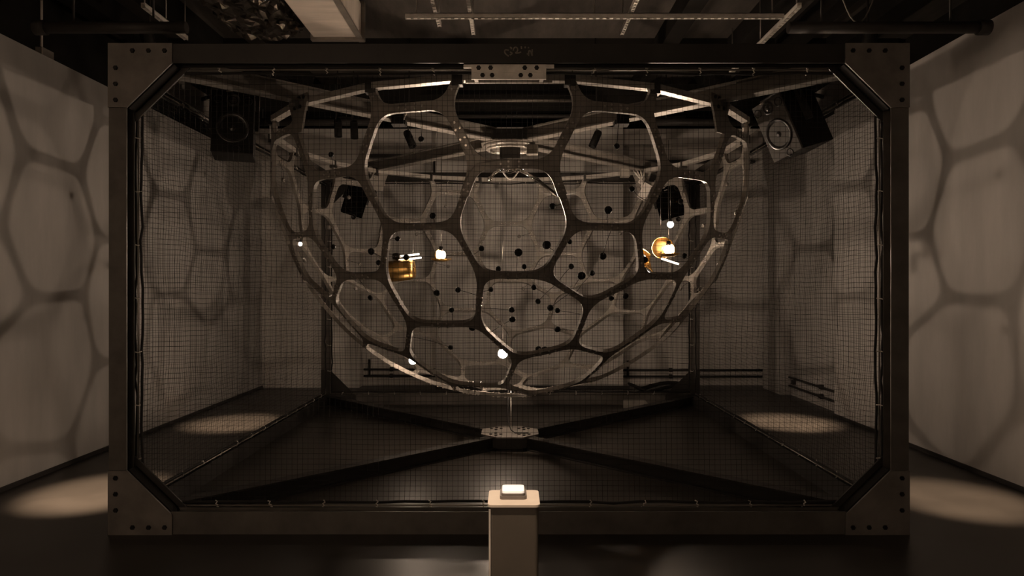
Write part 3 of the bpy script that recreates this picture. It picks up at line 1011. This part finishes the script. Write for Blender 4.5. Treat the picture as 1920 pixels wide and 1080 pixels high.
# small spotlights hanging behind the top brace
def small_spot(label, p, d, top):
    t = thing('small_spotlight', label, 'spotlight', p)
    d = Vector(d).normalized()
    p = Vector(p)
    MB().lathe([(0, -.11), (.038, -.11), (.045, -.09), (.045, .10), (.036, .10), (.03, .06), (0, .06)], p, d, 16).build('housing', M['black'], t)
    MB().tube([p, p + Vector((-.02 if d.x > 0 else .02, 0, .13)), (p.x, p.y, top)], .008, 6).build('stem', M['pipe'], t)


small_spot('small black spotlight slanting right, hung left of the hub', (-1.19, 8.2, 3.27), (.35, -.2, -.8), ZC)
small_spot('small black spotlight slanting left, hung right of the hub', (.97, 8.2, 3.27), (-.35, -.2, -.8), ZC)
for x, z, lab in ((-2.05, 3.42, 'small black spotlight pointing down, hung at the far left rear'),
                  (-1.86, 3.40, 'small black spotlight pointing down, second from the far left rear')):
    small_spot(lab, (x, 8.3, z), (.03, 0, -1), ZC)
# clamps on the top braces
for x, y, lab in ((-.95, 5.93, 'small black box clamped on the front left top brace'), (.92, 5.93, 'small black box clamped on the front right top brace')):
    t = thing('clamp_box', lab, 'clamp', (x, y, 2.93))
    MB().box((x - .06, y - .06, 2.905), (x + .06, y + .06, 2.946)).build('jaw', M['black'], t, bevel=.005)
    MB().box((x - .05, y - .10, 2.90), (x + .05, y - .055, 3.02)).build('body', M['black'], t, bevel=.005)
    MB().tube([(x + .05, y - .08, 2.94), (x + .075, y - .09, 2.99)], .006, 6).build('lever', M['zinc'], t)
# white cable bundle at the rear right
t = thing('cable_bundle', 'white cable bundle with grey box hanging at the rear right brace', 'cables', (1.55, 8.4, 2.93))
for k in range(4):
    a = k * .045
    MB().tube([(1.44 + a, 8.40, 2.95), (1.50 + a * .5, 8.38, 2.87), (1.56 - .02 * k, 8.36, 2.80), (1.53 + .015 * k, 8.35, 2.74), (1.60, 8.34, 2.64 - .01 * k)], .009, 6).build('cable', M['white'], t)
MB().box((1.29, 8.34, 2.86), (1.40, 8.44, 2.97)).build('junction_box', M['card'], t, bevel=.008)
MB().box((1.52, 8.33, 2.58), (1.62, 8.345, 2.78), Matrix.Translation((1.57, 8.34, 2.68)) @ Matrix.Rotation(R_(28), 4, 'Y') @ Matrix.Translation((-1.57, -8.34, -2.68))).build('cable_tag', M['white'], t)

# cable heap and pale board standing for a patch of light behind the rear beam
t = thing('cable_heap', 'heap of black cable on the floor at the right rear corner', 'cables', (2.05, 9.75, 0))
for k in range(6):
    r0 = .16 + .035 * k
    pts = [(2.05 + r0 * math.cos(a) * 1.3 + rng.normal(0, .01), 9.75 + r0 * .6 * math.sin(a), .018 + .022 * k + (.09 if k > 3 else 0) * abs(math.sin(a * 1.5))) for a in np.linspace(0, 2 * PI, 22)]
    MB().tube(pts, .017, 6, cap=False).build('coil', M['net'], t)
t = tag(MB().prism([(0, 0), (.36, 0), (.28, .10), (0, .10)], (1.43, 9.05, .0), (1, 0, 0), (0, 0, 1), (0, 1, 0), 0, .02).build('lit_patch_board', M['card']),  # patch of light near the rear beam, built as an added board
        'small pale board standing for a patch of light before the rear beam', 'board')

# ------------------------------------------------------------------ pedestal with the lit button
t = thing('button_pedestal', 'narrow grey pedestal with bright top plate standing before the cage', 'pedestal', (-.005, 2.385, 0))


def rrect(w, d, r, n=5):
    out = []
    for cx_, cy_, a0 in ((w / 2 - r, d / 2 - r, 0), (-w / 2 + r, d / 2 - r, 90), (-w / 2 + r, -d / 2 + r, 180), (w / 2 - r, -d / 2 + r, 270)):
        for i in range(n + 1):
            a = R_(a0 + 90 * i / n)
            out.append((cx_ + r * math.cos(a), cy_ + r * math.sin(a)))
    return out


pc = (.006, 2.385, 0)
MB().prism(rrect(.162, .16, .012), pc, (1, 0, 0), (0, 1, 0), (0, 0, 1), 0, .822).build('column', M['ped'], t)
MB().prism(rrect(.172, .172, .016), pc, (1, 0, 0), (0, 1, 0), (0, 0, 1), .823, .831).build('top_plate', M['ped_top'], t)
MB().box((-.076, 2.3025, .04), (-.070, 2.306, .815)).build('edge_strip', M['zinc'], t)
bz = MB().prism(rrect(.090, .095, .012), (.004, 2.405, 0), (1, 0, 0), (0, 1, 0), (0, 0, 1), .831, .842).build('button_bezel', M['btn_base'], t)
MB().prism(rrect(.080, .086, .012), (.004, 2.405, 0), (1, 0, 0), (0, 1, 0), (0, 0, 1), .842, .850).build('button_collar', M['btn_base'], t)
MB().prism(rrect(.074, .080, .012), (.004, 2.405, 0), (1, 0, 0), (0, 1, 0), (0, 0, 1), .850, .857).build('button', M['button'], t)

# gallery spotlight fixtures that throw the pools of light, and two added for bounced fill
where = ['over the left aisle beside the cage front', 'over the right aisle beside the cage front', 'over the left aisle beside the dome',
         'over the right aisle beside the dome', 'above the pedestal', 'added unseen to bounce fill off the left front wall', 'added unseen to bounce fill off the middle front wall']
for (a, b, *_), wh in zip(SPOTS, where):
    a, b = Vector(a), Vector(b)
    d = (b - a).normalized()
    f = thing('gallery_spotlight', 'black ceiling spotlight ' + wh, 'spotlight', tuple(a))
    MB().lathe([(0, -.20), (.05, -.20), (.06, -.17), (.06, .05), (.052, .05), (.05, -.06), (0, -.06)], a, d, 18).build('housing', M['black'], f)
    MB().tube([a - d * .1, Vector((a.x, a.y - .02, a.z + .2)), (a.x, a.y - .02, ZC)], .011, 8).build('stem', M['pipe'], f)
